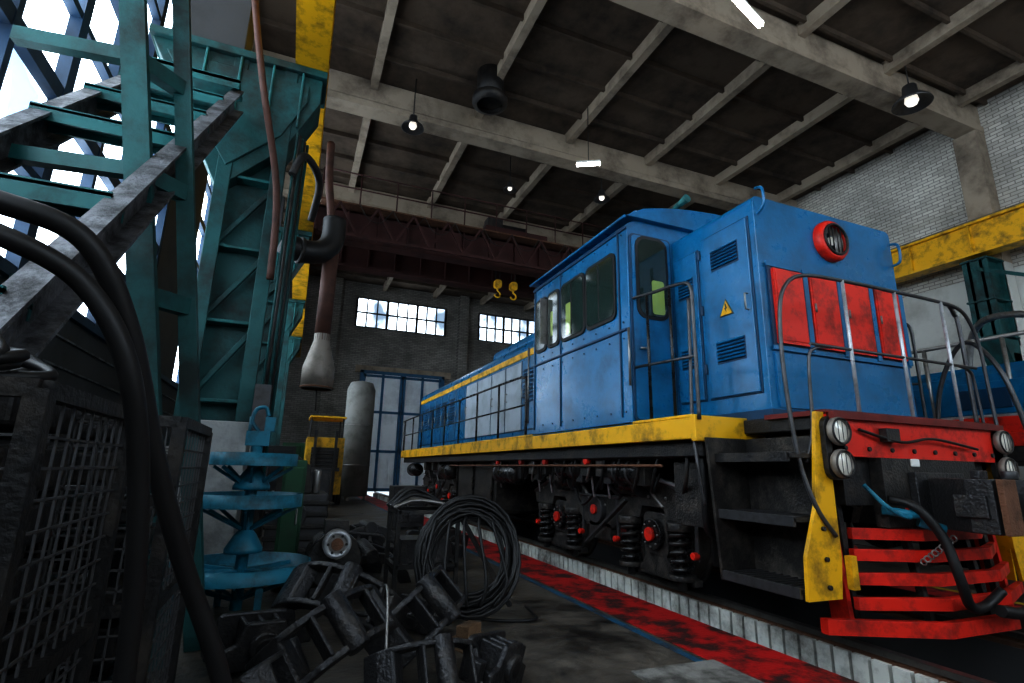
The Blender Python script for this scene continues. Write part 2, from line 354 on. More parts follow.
for (x,y,z,r) in ((1.84,11.2,9.05,.27),(11.8,6.0,9.15,.38),(7.9,12.5,9.2,.25),(5.2,14.2-.9,9.3,.2)):
    g=G(); g.rev((x,y,z),(0,0,1),[(.04,r*1.25),(r*.35,r*1.2),(r*.4,r*.7),(r*.95,r*.15),(r,0),(r*.95,0),(r*.4,r*.6),(.01,r*.65)],'darksteel')
    g.rev((x,y,z),(0,0,1),[(.01,-r*.1),(r*.25,0),(r*.35,r*.2),(r*.3,r*.5),(.01,r*.6)],'bulb')
    g.tube([(x,y,z+r*1.2),(x,y,ZC-.02)],.015,'black',6); g.done('pendant_lamp',loc=(x,y,z))
g=G(); g.cyl((3.46,10.3,9.7),(3.46,10.3,ZC),.32,'black'); g.rev((3.46,10.3,9.55),(0,0,1),[(.3,0),(.42,.05),(.42,.2),(.3,.25)],'black'); g.done('roof_ventilator')
# ---------------------------------------------------------------- locomotive
loco=empty('shunting_locomotive',(XC,10,0))
SX=3.12; SR=2*XC-SX
g=G()
for s in (-1,1):
    xo=XC+s*(XC-SX); xi=xo-s*.06
    g.box(min(xo,xi),max(xo,xi),3.6,16.6,1.44,1.62,'yellow')
    g.box(min(xo,xo-s*.1),max(xo,xo-s*.1),3.6,16.6,1.62,1.65,'yellow')
    g.box(min(xo-s*.1,xo-s*.25),max(xo-s*.1,xo-s*.25),3.6,16.6,1.3,1.45,'black')
g.box(SX+.06,SR-.06,3.6,16.6,1.5,1.6,'black'); g.box(3.9,5.46,3.0,16.8,1.15,1.5,'black')
g.box(3.66,5.7,2.78,3.6,1.5,1.62,'black')
g.box(SX,SR,3.56,3.62,1.42,1.64,'yellow')
g.done('frame',loco,.008)
def cabsec(w,ze,zr,n=8):
    P=[(XC-w,1.62),(XC-w,ze)]
    for i in range(1,n): 
        t=i/n; P.append((XC-w+2*w*t, ze+(zr-ze)*math.sin(math.pi*t)**.55))
    P+=[(XC+w,ze),(XC+w,1.62)]
    return P
g=G()
g.prism(cabsec(XC-SX,3.8,4.1,14),'y',4.45,6.86,'blue')
g.prism([(p[0],p[1]) for p in cabsec(XC-SX+.05,3.86,4.15,14) if p[1]>3.7],'y',4.38,6.93,'blue')
for s in (-1,1):
    x=XC+s*(XC-SX+.008)
    for y in (4.62,6.0,6.8): g.box(x-.008,x+.008,y-.012,y+.012,1.7,3.8,'blue_dark')
    g.box(x-.012,x+.012,4.5,6.8,2.6,2.63,'blue_dark')
    g.box(x-.012,x+.012,4.45,6.86,3.74,3.78,'blue_dark')
    for k in range(9):
        for z in (1.75,2.52,2.7,3.7): g.cyl((x-s*.005,4.55+k*.28,z),(x+s*.008,4.55+k*.28,z),.012,'blue_dark',6)
    g.tube([(XC+s*(XC-SX+.05),4.4,3.86),(XC+s*(XC-SX+.05),6.9,3.86)],.02,'blue',6)
g.done('cab',loco,.012)
g=G()
for s in (-1,1):
    x=XC+s*(XC-SX)
    for yc,w in ((5.0,.58),(5.66,.56),(6.2,.3),(6.58,.3)):
        P=rrect(yc,3.17,w+.07,.79,.09); Q=rrect(yc,3.17,w-.01,.71,.07)
        g.prism(P,'x',x-.02,x+.02,'rubber'); g.prism(Q,'x',x-.026,x+.026,'glass')
    g.box(x-.03,x+.03,5.0,5.02,2.83,3.51,'rubber'); g.box(x-.03,x+.03,5.66,5.68,2.83,3.51,'rubber')
    g.prism(rrect(5.75,3.05,.13,.42,.02),'x',x-.028,x+.028,'cabgreen'); g.prism(rrect(6.22,3.1,.07,.35,.02),'x',x-.028,x+.028,'cabgreen')
    g.box(x-.12 if s<0 else x, x if s<0 else x+.12,6.38,6.4,2.85,3.5,'steel')
    xd=XC+s*(XC-3.405)
    for y in (4.45,6.86):
        g.prism(rrect(xd,2.67,.54,2.04,.05),'y',y-.022,y+.022,'blue_dark')
        g.prism(rrect(xd,2.67,.5,2.0,.05),'y',y-.032,y+.032,'blue')
        g.prism(rrect(xd,3.2,.42,.94,.12),'y',y-.042,y+.042,'rubber'); g.prism(rrect(xd,3.2,.35,.87,.1),'y',y-.048,y+.048,'glass')
        g.prism(rrect(xd+.06,2.98,.16,.38,.03),'y',y-.05,y+.05,'cabgreen')
        g.tube([(xd+.2*s,y-.06,2.4),(xd+.1*s,y-.08,2.4)],.012,'steel',6)
g.cyl((3.3,4.7,3.95),(3.3,4.5,3.95),.07,'blue'); g.cyl((3.3,4.5,3.95),(3.3,4.48,3.95),.055,'lens')
g.box(3.6,3.72,4.6,4.72,4.05,4.16,'blue'); g.cyl((3.85,4.6,4.16),(3.85,4.3,4.2),.02,'teal_light',12,.05); g.cyl((3.85,4.6,4.05),(3.85,4.6,4.18),.02,'teal_light')
g.cyl((4.4,4.8,4.08),(4.4,4.8,4.22),.08,'black',16,.05)
g.done('cab_windows_and_doors',loco)
HX0,HX1=3.72,5.64
def hood(x0,x1,z1,r=.14,z0=1.62):
    P=[(x0,z0)]
    for i in range(6):
        a=math.radians(180-90*i/5); P.append((x0+r+r*math.cos(a),z1-r+r*math.sin(a)))
    for i in range(6):
        a=math.radians(90-90*i/5); P.append((x1-r+r*math.cos(a),z1-r+r*math.sin(a)))
    P.append((x1,z0)); return P
g=G()
g.prism(hood(HX0,HX1,3.7,.06),'y',3.3,4.45,'blue')
g.prism(hood(HX0+.12,HX1-.12,3.76,.1,3.6),'y',3.45,4.45,'blue')
g.box(HX0-.02,HX1+.02,3.28,4.45,1.62,1.7,'blue_dark')
for s in (-1,1):
    x=HX0 if s<0 else HX1
    for (ya,yb,za,zb_) in ((3.38,3.98,1.86,3.5),(4.06,4.4,1.86,3.42)):
        g.box(x-.012,x+.012,ya-.015,yb+.015,za-.015,zb_+.015,'blue_dark'); g.box(x-.028,x+.028,ya,yb,za,zb_,'blue')
    for (ya,yb,za) in ((3.5,3.84,3.12),(3.5,3.84,2.18),(4.12,4.34,2.2),(4.12,4.34,2.95)):
        g.box(x-.03,x+.03,ya-.01,yb+.01,za-.01,za+.21,'blue_dark')
        for k in range(6):
            z=za+.02+k*.034
            g.prism([(x+s*.03,z-.004),(x+s*.055,z-.006),(x+s*.03,z+.02)],'y',ya,yb,'blue')
    for z in (2.1,2.7,3.3): g.cyl((x+s*.035,4.0,z),(x+s*.035,4.0,z+.1),.014,'blue_dark',8)
    g.prism([(3.6,2.62),(3.78,2.62),(3.69,2.79)],'x',x-.034,x+.034,'black'); g.prism([(3.615,2.63),(3.765,2.63),(3.69,2.775)],'x',x-.037,x+.037,'yellow')
    g.prism([(3.685,2.74),(3.705,2.745),(3.695,2.7),(3.71,2.7),(3.68,2.645),(3.685,2.685),(3.67,2.69)],'x',x-.04,x+.04,'black')
    g.tube([(x+s*.05,3.4,2.6),(x+s*.09,3.4,2.6),(x+s*.09,3.4,2.75),(x+s*.05,3.4,2.75)],.01,'steel',6)
g.done('short_hood',loco,.006)
g=G()
y=3.3
g.box(3.8,5.6,y-.02,y,2.24,3.02,'blue_dark'); g.box(3.78,5.62,y-.03,y-.02,2.22,2.26,'blue'); g.box(3.78,5.62,y-.03,y-.02,3.0,3.04,'blue')
for i in range(4):
    x0=3.84+i*.45; g.box(x0,x0+.36,y-.05,y-.02,2.28,2.98,'red')
    g.box(x0+.02,x0+.34,y-.056,y-.05,2.31,2.95,'red')
    g.cyl((x0+.03,y-.06,2.62),(x0+.03,y-.06,2.7),.01,'steel',6)
    g.box(x0+.375,x0+.435,y-.045,y-.02,2.24,3.02,'blue')
g.box(3.8,5.6,y-.02,y,1.72,2.2,'blue')
g.rev((XC,y,3.4),(0,-1,0),[(.21,0),(.21,.05),(.19,.08),(.155,.09),(.15,.05)],'red'); g.rev((XC,y,3.4),(0,-1,0),[(.23,-.3),(.23,0)],'blue')
g.rev((XC,y,3.4),(0,-1,0),[(.155,.05),(.1,.0),(.001,-.0)],'steel'); g.cyl((XC,y-.0,3.4),(XC,y-.04,3.4),.045,'lens',12)
for dx in (-.08,-.03,.03,.08): g.tube([(XC+dx,y-.08,3.27),(XC+dx,y-.08,3.53)],.006,'black',5)
g.ring((XC,y-.09,3.4),(0,1,0),.155,.013,'black')
g.done('front_radiator_and_searchlight',loco)
g=G(); LH=3.45
g.prism(hood(HX0,HX1,LH,.18),'y',6.86,16.9,'blue')
g.box(HX0-.012,HX1+.012,6.9,16.88,3.12,3.24,'yellow')
g.prism(hood(4.0,5.36,3.75,.15,3.3),'y',8.2,11.0,'blue'); g.prism(hood(4.1,5.26,3.65,.15,3.3),'y',12,16,'blue_dark')
for s in (-1,1):
    x=HX0 if s<0 else HX1
    ys=[7.0,7.8,8.65,9.45,10.25,11.15,12.0,12.8,13.5,14.2,14.9,15.6,16.3]
    for i,ya in enumerate(ys):
        yb=(ys[i+1] if i<len(ys)-1 else 16.85)-.06; mt='greydoor' if 8.6<ya<11.5 else 'blue'
        g.box(x-.012,x+.012,ya-.01,yb+.01,1.82,3.08,'blue_dark'); g.box(x-.03,x+.03,ya,yb,1.84,3.06,mt)
        if ya>12 or ya<8:
            for k in range(9): g.prism([(x+s*.03,2.3+k*.07),(x+s*.06,2.295+k*.07),(x+s*.03,2.34+k*.07)],'y',ya+.08,yb-.08,'blue_dark')
        g.tube([(x+s*.03,yb-.08,2.4),(x+s*.07,yb-.08,2.4),(x+s*.07,yb-.08,2.55),(x+s*.03,yb-.08,2.55)],.012,'steel',6)
for yy in (9.0,10.0): g.cyl((XC,yy,3.7),(XC,yy,3.95),.14,'black')
g.done('long_hood',loco,.006)
g=G()
for s in (-1,1):
    X=lambda d: XC+s*d
    xo=XC-3.16
    g.curve([(X(xo),4.6,2.3),(X(xo),4.6,2.88),(X(xo),4.5,2.94),(X(xo),4.1,2.9),(X(xo),3.7,2.86),(X(xo),3.57,2.8),(X(xo),3.55,2.6),(X(xo),3.55,2.2),(X(xo),3.55,1.6)],.017,'darksteel',8)
    g.tube([(X(xo),4.2,1.62),(X(xo),4.2,2.9)],.015,'black_gloss'); g.tube([(X(xo),3.85,1.62),(X(xo),3.85,2.87)],.015,'black_gloss')
    g.tube([(X(xo),4.5,2.2),(X(xo),3.55,2.15)],.014,'darksteel')
    g.curve([(X(xo-.02),3.62,2.7),(X(xo-.04),3.66,2.2),(X(xo-.02),3.66,1.6),(X(xo),3.6,1.2),(X(xo-.05),3.6,.9)],.016,'darksteel',8)
    g.curve([(X(1.1),2.74,.75),(X(1.24),2.76,.95),(X(1.29),2.82,1.3),(X(1.31),2.85,1.9),(X(1.29),2.85,2.38),(X(1.2),2.85,2.62),(X(1.0),2.83,2.73),(X(.5),2.8,2.74),(X(-.1),2.8,2.74)],.016,'darksteel',8)
    g.curve([(X(1.2),2.83,1.25),(X(1.1),2.83,1.5),(X(1.06),2.83,2.0),(X(1.0),2.82,2.12),(X(.8),2.8,2.15)],.013,'darksteel',8)
    g.curve([(X(xo),7.2,1.62),(X(xo),7.2,2.4),(X(xo),7.3,2.52),(X(xo),8,2.55),(X(xo),12,2.55),(X(xo),16.3,2.55),(X(xo),16.5,2.45),(X(xo),16.5,1.62)],.02,'black_gloss',8)
    g.tube([(X(xo),7.2,2.1),(X(xo),16.5,2.1)],.014,'black_gloss')
    for i in range(9): g.tube([(X(xo),7.2+i*1.15,1.62),(X(xo),7.2+i*1.15,2.54)],.018,'black_gloss')
for x in (XC-.6,XC+.05,XC+.7): g.tube([(x,2.8,1.62),(x,2.8,2.74)],.015,'worn_steel')
g.tube([(3.62,2.8,2.15),(5.74,2.8,2.15)],.013,'darksteel')
g.curve([(6.2,3.5,1.1),(6.22,3.4,2.0),(6.2,3.1,2.5),(6.1,2.8,2.2),(6.15,2.7,1.6),(6.2,2.7,1.1)],.022,'darksteel')
g.curve([(6.0,3.0,1.6),(6.0,3.0,2.6),(5.95,3.0,2.75),(5.7,2.9,2.78),(5.5,2.82,2.74)],.02,'darksteel')
g.tube([(SX-.06,6.9,1.8),(SX-.06,6.9,2.9)],.014,'steel'); g.tube([(SX-.05,4.4,2.0),(SX-.05,4.4,2.6)],.014,'steel')
g.curve([(HX0+.02,3.28,3.5),(HX0+.02,3.2,3.56),(HX0+.02,3.2,3.72),(HX0+.05,3.3,3.78)],.014,'blue'); g.curve([(HX1-.05,3.28,3.3),(HX1-.05,3.2,3.33),(HX1-.05,3.2,3.5),(HX1-.05,3.28,3.54)],.014,'blue')
g.done('handrails',loco)
# front end
g=G()
g.box(3.62,5.74,2.74,3.3,1.6,1.64,'red_dark'); g.box(3.62,5.74,2.72,2.78,1.3,1.62,'red'); g.box(3.62,5.74,2.68,2.74,1.57,1.62,'red_dark')
g.box(3.8,5.56,2.8,3.5,.95,1.3,'black')
g.box(4.1,5.26,2.7,2.8,.8,1.3,'frame_grey')
for k in range(8): g.cyl((3.75+k*.26,2.73,1.36),(3.75+k*.26,2.705,1.36),.018,'black',8)
g.curve([(3.9,2.7,1.5),(4.3,2.66,1.42),(4.7,2.66,1.46),(5.3,2.68,1.4)],.012,'rubber',6)
g.box(4.15,4.3,2.66,2.72,1.42,1.52,'black')
for s in (-1,1):
    X=lambda d: XC+s*d
    P=[(X(1.04),1.62),(X(1.14),1.62),(X(1.2),1.25),(X(1.24),.95),(X(1.38),.62),(X(1.4),.34),(X(1.08),.34),(X(1.04),.6)]
    g.prism(P,'y',2.76,2.79,'yellow')
    g.prism([(2.79,1.6),(2.79,.34),(2.86,.34),(2.9,.8),(2.86,1.2),(2.84,1.6)],'x',min(X(1.04),X(1.06)),max(X(1.04),X(1.06)),'yellow')
    for z in (.42,.6,.8): g.cyl((X(1.2),2.76,z),(X(1.2),2.74,z),.016,'black',8)
    xa,xb=sorted((X(1.06),X(1.42)))
    g.prism([(X(1.06),1.45),(X(1.5),1.45),(X(1.46),.9),(X(1.42),.34),(X(1.06),.34)],'y',3.5,3.53,'frame_grey')
    for z in (.38,.84,1.28):
        g.box(xa,xb,2.8,3.5,z,z+.03,'black'); g.box(min(X(1.40),X(1.43)),max(X(1.40),X(1.43)),2.8,3.5,z-.03,z+.04,'darksteel' if z<.9 else 'black')
        for k in range(10): g.box(xa,xb,2.84+k*.066,2.86+k*.066,z+.03,z+.04,'darksteel')
    g.box(min(X(1.06),X(1.08)),max(X(1.06),X(1.08)),2.8,3.5,.38,1.45,'frame_grey')
    g.prism(rrect(X(1.02),1.36,.2,.46,.08),'y',2.72,2.76,'black')
    for z in (1.475,1.245):
        g.rev((X(1.02),2.72,z),(0,-1,0),[(.085,0),(.103,.02),(.103,.05),(.094,.06),(.084,.06),(.078,.045)],'cone')
        g.ring((X(1.02),2.66,z),(0,1,0),.09,.008,'black')
        g.rev((X(1.02),2.72,z),(0,-1,0),[(.08,.045),(.04,.06),(.001,.065)],'lens')
        for d in (-.045,0,.045): g.tube([(X(1.02)+d,2.652,z-.07),(X(1.02)+d,2.652,z+.07)],.0035,'darksteel',5)
def slat(z,hx,y,mat='red'):
    g.prism([(XC-hx,y+.16),(XC-.35,y-.06),(XC+.35,y-.06),(XC+hx,y+.16),(XC+hx,y+.2),(XC+.33,y),(XC-.33,y),(XC-hx,y+.2)],'z',z,z+.08,mat)
g.prism([(XC-1.15,2.84),(XC-.4,2.5),(XC+.4,2.5),(XC+1.0,2.84),(XC+1.0,2.9),(XC+.4,2.56),(XC-.4,2.56),(XC-1.15,2.9)],'z',.1,.2,'red')
slat(.27,.98,2.56); slat(.42,.92,2.6); slat(.57,.86,2.64); slat(.71,.8,2.68)
for x in (-.86,-.35,.35,.86): g.bar((XC+x,2.85 if abs(x)>.5 else 2.66,.16),(XC+x,2.9 if abs(x)>.5 else 2.8,1.0),.05,.05,'black')
for x in (-.95,.95): g.prism([(2.8,.15),(2.95,.15),(3.0,.8),(2.85,.8)],'x',XC+x-.02,XC+x+.02,'red')
g.box(3.66,3.72,2.71,2.76,.4,.62,'yellow')
g.done('front_end',loco,.004)
g=G()
g.box(XC-.17,XC+.17,2.5,2.8,.86,1.14,'casting'); g.box(XC-.3,XC+.3,2.64,2.7,.78,1.2,'casting')
g.prism([(XC-.2,2.62),(XC-.26,2.45),(XC-.32,2.32),(XC-.32,2.16),(XC-.16,2.14),(XC-.1,2.28),(XC+.02,2.34),(XC+.08,2.24),(XC+.1,2.12),(XC+.3,2.1),(XC+.34,2.26),(XC+.28,2.45),(XC+.2,2.62)],'z',.8,1.16,'casting')
g.box(XC-.34,XC-.28,2.2,2.4,.9,1.05,'casting'); g.box(XC+.1,XC+.33,2.05,2.1,.76,1.2,'rust'); g.box(XC-.32,XC-.16,2.1,2.14,.8,1.16,'rust')
g.box(XC-.05,XC+.06,2.36,2.42,1.16,1.22,'casting'); g.cyl((XC+.2,2.3,1.16),(XC+.2,2.3,1.22),.05,'darksteel')
g.prism(rrect(XC-.2,1.27,.1,.06,.01),'y',2.685,2.7,'white')
g.done('coupler',loco,.012)
g=G()
g.curve([(XC-.55,2.7,1.0),(XC-.5,2.55,.95),(XC-.42,2.45,.75),(XC-.4,2.4,.5),(XC-.3,2.42,.32),(XC-.1,2.44,.3),(XC+.05,2.4,.4)],.033,'rubber',10)
g.curve([(XC+.55,2.7,1.0),(XC+.58,2.5,.9),(XC+.62,2.4,.6),(XC+.5,2.38,.35),(XC+.25,2.38,.25),(XC-.05,2.38,.28)],.04,'rubber',10)
g.curve([(XC-.75,2.74,1.1),(XC-.7,2.62,.95),(XC-.55,2.58,.88),(XC-.45,2.6,.95)],.016,'cyan'); g.cyl((XC-.62,2.72,.92),(XC-.48,2.55,.9),.03,'cyan',12); g.cyl((XC-.52,2.6,.92),(XC-.52,2.6,1.0),.014,'red',8)
g.cyl((XC-.42,2.6,.85),(XC-.3,2.5,.8),.035,'cyan',12)
for k in range(9): g.ring((XC-.22-.03*k,2.5+.01*k,.74-.02*k),(1,k%2,0),.02,.006,'steel',10,5)
g.done('brake_hoses',loco)
# underframe
g=G()
g.curve([(3.3,3.7,1.4),(3.3,3.7,1.0),(3.35,3.75,.7),(3.6,3.9,.6)],.03,'rubber')
g.curve([(3.28,3.85,1.4),(3.28,3.9,1.1),(3.4,4.1,.95)],.02,'black')
g.tube([(3.3,4.2,1.3),(3.3,8.5,1.3)],.02,'black'); g.tube([(3.26,4.2,1.22),(3.26,11.5,1.22)],.014,'rust')
g.tube([(3.4,3.7,1.32),(3.4,16,1.32)],.03,'black')
g.prism(rrect(10.3,.85,2.5,.95,.15),'x',3.42,5.94,'frame_grey')
for y in (9.2,10.3,11.4): g.box(3.38,5.98,y-.03,y+.03,.38,1.34,'black_gloss')
for (y0,y1,z,r) in ((8.0,8.85,1.1,.17),(11.8,12.6,1.1,.17),(15.5,16.2,1.1,.17),(4.75,5.2,1.16,.14),(6.0,6.6,1.18,.12)):
    g.rev((3.42,y0,z),(0,1,0),[(.001,-.05),(r*.6,-.04),(r,0),(r,y1-y0),(r*.6,y1-y0+.04),(.001,y1-y0+.05)],'black_gloss')
    for yy in (y0+.1,y1-.1): g.ring((3.42,yy,z),(0,1,0),r,.014,'darksteel')
for y in (5.4,5.75,6.9,7.3,8.9,12.7,13.3,14.1): 
    g.box(3.3,3.5,y-.08,y+.08,1.1,1.4,'frame_grey'); g.tube([(3.4,y,1.15),(3.5,y+.1,.85)],.015,'worn_steel',6)
for y in (5.62,6.75,7.6,8.6): g.cyl((3.3,y,1.28),(3.24,y,1.28),.05,'red')
g.box(3.35,3.8,3.75,4.15,.7,1.25,'frame_grey')
for i in range(14):
    y=4.3+i*.32; g.curve([(3.32,y,1.38),(3.26+.06*random.random(),y+.05,1.15),(3.36,y+.2,.95+.1*random.random()),(3.5,y+.25,1.15)],.012+.008*random.random(),random.choice(['rubber','steel','black']),6,4)
    if i%2: g.box(3.36,3.5,y,y+.14,1.02,1.2,random.choice(['frame_grey','casting','darksteel']))
g.done('underframe_equipment',loco,.006)
def bogie(y0,nm):
    g=G()
    for ya in (y0-1.07,y0+1.07):
        g.cyl((3.9,ya,.525),(5.46,ya,.525),.09,'black')
        for s in (-1,1):
            x=XC+s*.82
            g.rev((x,ya,.525),(s,0,0),[(.555,-.1),(.555,-.07),(.525,-.06),(.522,.065),(.47,.07),(.44,.02),(.2,.0),(.17,.06),(.1,.07),(.001,.07)],'frame_grey',40)
            g.rev((x,ya,.525),(s,0,0),[(.526,-.06),(.523,.066),(.472,.071)],'rail',40)
            xa=XC+s*1.02
            P=rrect(ya,.525,.4,.44,.08); g.prism(P,'x',min(xa,xa-s*.2),max(xa,xa-s*.2),'frame_grey')
            g.cyl((xa,ya,.525),(xa+s*.06,ya,.525),.16,'black_gloss'); g.cyl((xa+s*.06,ya,.525),(xa+s*.1,ya,.525),.07,'red')
            for k in range(8):
                a=k*math.pi/4; g.cyl((xa+s*.06,ya+.125*math.cos(a),.525+.125*math.sin(a)),(xa+s*.08,ya+.125*math.cos(a),.525+.125*math.sin(a)),.013,'steel',6)
            for dy in (-.42,.42):
                g.spring(xa+s*.02,ya+dy,.2,.6,.095,.026,'black_gloss',5)
                g.cyl((xa+s*.02,ya+dy,.15),(xa+s*.02,ya+dy,.2),.135,'frame_grey'); g.cyl((xa+s*.02,ya+dy,.6),(xa+s*.02,ya+dy,.68),.135,'frame_grey')
                g.cyl((xa+s*.02,ya+dy,.06),(xa+s*.02,ya+dy,.62),.05,'black',8)
            g.prism([(ya-.58,.17),(ya-.58,.11),(ya+.58,.11),(ya+.58,.17),(ya+.26,.2),(ya+.16,.33),(ya-.16,.33),(ya-.26,.2)],'x',min(xa,xa-s*.09),max(xa,xa-s*.09),'frame_grey')
            for dy in (-1,1):
                yy=ya+dy*.62
                g.prism([(yy-.03,.35),(yy+.05*dy,.3),(yy+.06*dy,.75),(yy-.02,.72)],'x',x-.05,x+.05,'casting')
                g.bar((xa+s*.02,yy+.06*dy,.95),(xa+s*.02,yy+.04*dy,.35),.03,.05,'darksteel')
                g.cyl((xa+s*.02,yy+.04*dy,.4),(xa+s*.09,yy+.04*dy,.4),.035,'red',10)
    for s in (-1,1):
        xa=XC+s*1.02; a,b_=sorted((xa-s*.1,xa+s*.03))
        q=y0; xe=b_ if s>0 else a
        PT=[(q-1.9,.84),(q-1.5,.98),(q-1.25,1.08),(q-1.07,1.1),(q-.9,1.08),(q-.6,.98),(q-.45,.86),(q+.45,.86),(q+.6,.98),(q+.9,1.08),(q+1.07,1.1),(q+1.25,1.08),(q+1.5,.98),(q+1.9,.84)]
        g.prism([(q-1.85,.68)]+PT+[(q+1.85,.68),(q+1.3,.68),(q+1.25,.8),(q+.89,.8),(q+.84,.68),(q+.5,.62),(q+.3,.5),(q-.3,.5),(q-.5,.62),(q-.84,.68),(q-.89,.8),(q-1.25,.8),(q-1.3,.68)],'x',a,b_,'frame_grey')
        g.tube([(xe,p[0],p[1]) for p in PT],.025,'darksteel',6)
        for k in range(12): g.cyl((xe,q-1.6+k*.29,.76 if 3<k<8 else .9),(xe+s*.015,q-1.6+k*.29,.76 if 3<k<8 else .9),.018,'steel',6)
        g.cyl((xa,q,.7),(xa+s*.1,q,.7),.16,'darksteel'); g.cyl((xa+s*.1,q,.7),(xa+s*.13,q,.7),.06,'red')
        g.tube([(xa+s*.05,q-1.7,1.0),(xa+s*.05,q-.9,1.14),(xa+s*.05,q+.9,1.14),(xa+s*.05,q+1.7,1.0)],.02,'worn_steel')
        for dy in (-.75,.7):
            g.cyl((xa+s*.06,q+dy-.2,1.05),(xa+s*.06,q+dy+.2,1.05),.14,'black_gloss'); g.cyl((xa+s*.06,q+dy-.23,1.05),(xa+s*.06,q+dy-.2,1.05),.165,'darksteel'); g.cyl((xa+s*.06,q+dy+.2,1.05),(xa+s*.06,q+dy+.23,1.05),.165,'darksteel')
            g.cyl((xa+s*.06,q+dy-.25,1.05),(xa+s*.06,q+dy-.23,1.05),.05,'worn_steel')
            g.tube([(xa+s*.02,q+dy-.2,1.05),(xa+s*.02,q+dy-.5,.8)],.025,'steel')
        g.bar((xa+s*.1,q-.7,.85),(xa+s*.1,q+.2,.3),.03,.06,'darksteel',(1,0,0))
        g.curve([(xa+s*.07,q-.2,1.2),(xa+s*.16,q-.1,.9),(xa+s*.12,q+.3,.75),(xa+s*.07,q+.6,1.1)],.018,'rubber')
        g.box(a,b_,q-.25,q+.25,.35,.55,'frame_grey')
    g.box(3.9,5.46,y0-.4,y0+.4,.6,1.15,'black'); g.box(3.9,5.46,y0-1.85,y0-1.7,.7,.9,'black'); g.box(3.9,5.46,y0+1.7,y0+1.85,.7,.9,'black')
    g.done(nm,loco,.006)
bogie(5.95,'front_bogie'); bogie(13.7,'rear_bogie')
# ---------------------------------------------------------------- second rail vehicle
l2=empty('rail_motor_wagon',(10.3,11,0)); g=G()
g.box(8.85,11.75,3.2,16,1.4,1.6,'black'); g.box(8.83,11.77,3.2,16,1.6,1.78,'red'); 
g.prism([(8.95,1.78),(8.95,2.6),(9.1,2.75),(11.5,2.75),(11.65,2.6),(11.65,1.78)],'y',3.6,16,'blue')
for i in range(10):
    y=3.8+i*1.2; g.box(8.92,8.95,y,y+1.1,2.05,2.5,'blue'); g.box(8.9,8.92,y+.2,y+.8,2.12,2.4,'blue_dark')
g.box(8.88,8.95,3.6,16,1.78,2.0,'red'); g.box(8.9,8.95,3.6,16,2.0,2.04,'worn_steel')
g.done('body',l2,.01); g=G()
for y in (4.6,6.4,12.6,14.4):
    for x in (9.5,11.1): g.rev((x,y,.5),(1,0,0),[(.001,-.08),(.15,-.08),(.4,-.03),(.48,-.07),(.5,-.07),(.5,.07),(.48,.07),(.4,.03),(.15,.08),(.001,.08)],'black_gloss')
    g.cyl((9.5,y,.5),(11.1,y,.5),.08,'black'); g.box(9.2,9.4,y-.2,y+.2,.4,.8,'black')
for y in (5.5,13.5): g.box(9.2,9.4,y-1.6,y+1.6,.7,.95,'black'); g.box(11.2,11.4,y-1.6,y+1.6,.7,.95,'black'); g.box(9.4,11.2,y-.3,y+.3,.7,1.4,'black')
g.done('running_gear',l2); g=G()
g.curve([(8.9,3.4,1.7),(8.9,3.4,3.0),(8.95,3.6,3.3),(9.2,4.2,3.45),(9.5,4.6,3.3),(9.6,4.8,2.7)],.05,'steel'); 
for y in (4,5,6): g.tube([(8.95,y,1.8),(8.95,y,3.1)],.03,'steel')
g.tube([(8.95,3.5,3.1),(8.95,9,3.1)],.03,'steel')
g.done('railing',l2)
# ---------------------------------------------------------------- left side stair
st=empty('steel_stair',(-1.5,4.5,0)); g=G()
for x in (-1.95,-1.08):
    A=(x,2.25,1.37); B=(x,6.2,5.29)
    g.bar(A,B,.03,.24,'stringer',(0,-1,1)); 
    for o in (-.115,.115):
        d=Vector((0,-1,1)).normalized()*o
        g.bar(Vector(A)+d+Vector((.05,0,0)),Vector(B)+d+Vector((.05,0,0)),.12,.02,'stringer',(0,-1,1))
    g.bar((x,2.25,0),(x,2.25,1.45),.07,.07,'stringer')
g.done('stringers',st); g=G()
for y in (2.6,3.4,4.42,5.1,5.7):
    z=y-2.57+.52+1.15+.05
    g.box(-1.97,-1.06,y-.15,y+.1,z,z+.02,'teal_light'); g.box(-1.97,-1.06,y-.15,y-.13,z-.09,z+.03,'teal_light'); g.box(-1.97,-1.06,y+.08,y+.1,z-.05,z+.03,'teal_light')
g.box(-2.0,-1.0,5.95,6.3,5.35,5.39,'teal_light'); g.box(-2.0,-1.0,5.95,5.97,5.28,5.4,'teal_light')
g.done('treads',st); g=G()
g.bar((-.59,3.9,0),(-1.73,3.9,6.15),.15,.1,'teal',(0,1,0)); g.bar((-.43,4.2,0),(-1.44,4.2,6.2),.11,.1,'teal',(0,1,0))
for z in (2.2,3.05,3.9,4.75):
    xa=-.59-1.14*z/6.15; xb=-.43-1.01*z/6.2; g.bar((xa,3.92,z),(xb,4.2,z+.02),.09,.12,'teal')
    g.bar((xa-.7,4.0,z),(xa,3.92,z),.08,.1,'teal')
g.bar((-1.45,3.9,.1),(-1.98,3.9,3.0),.1,.08,'teal',(0,1,0))
g.done('support_posts',st)
g=G()
g.curve([(-1.3,6.0,8.5),(-1.03,6.1,6.75),(-.8,6.2,5.6),(-.5,6.25,4.3),(-.44,6.3,3.2)],.04,'brownpipe',10)
for i in range(5): g.tube([(-.36+.03*i,6.42+.06*i,5.2),(-.38+.03*i,6.42+.06*i,.9)],.014+.004*(i%3),'black' if i%2 else 'teal',6)
g.curve([(-.36,6.4,4.6),(-.25,6.5,4.95),(-.05,7.0,4.9),(-.1,7.4,4.5)],.05,'black',8)
g.box(-.44,-.28,6.3,6.5,1.5,2.0,'darksteel')
g.done('service_pipes')
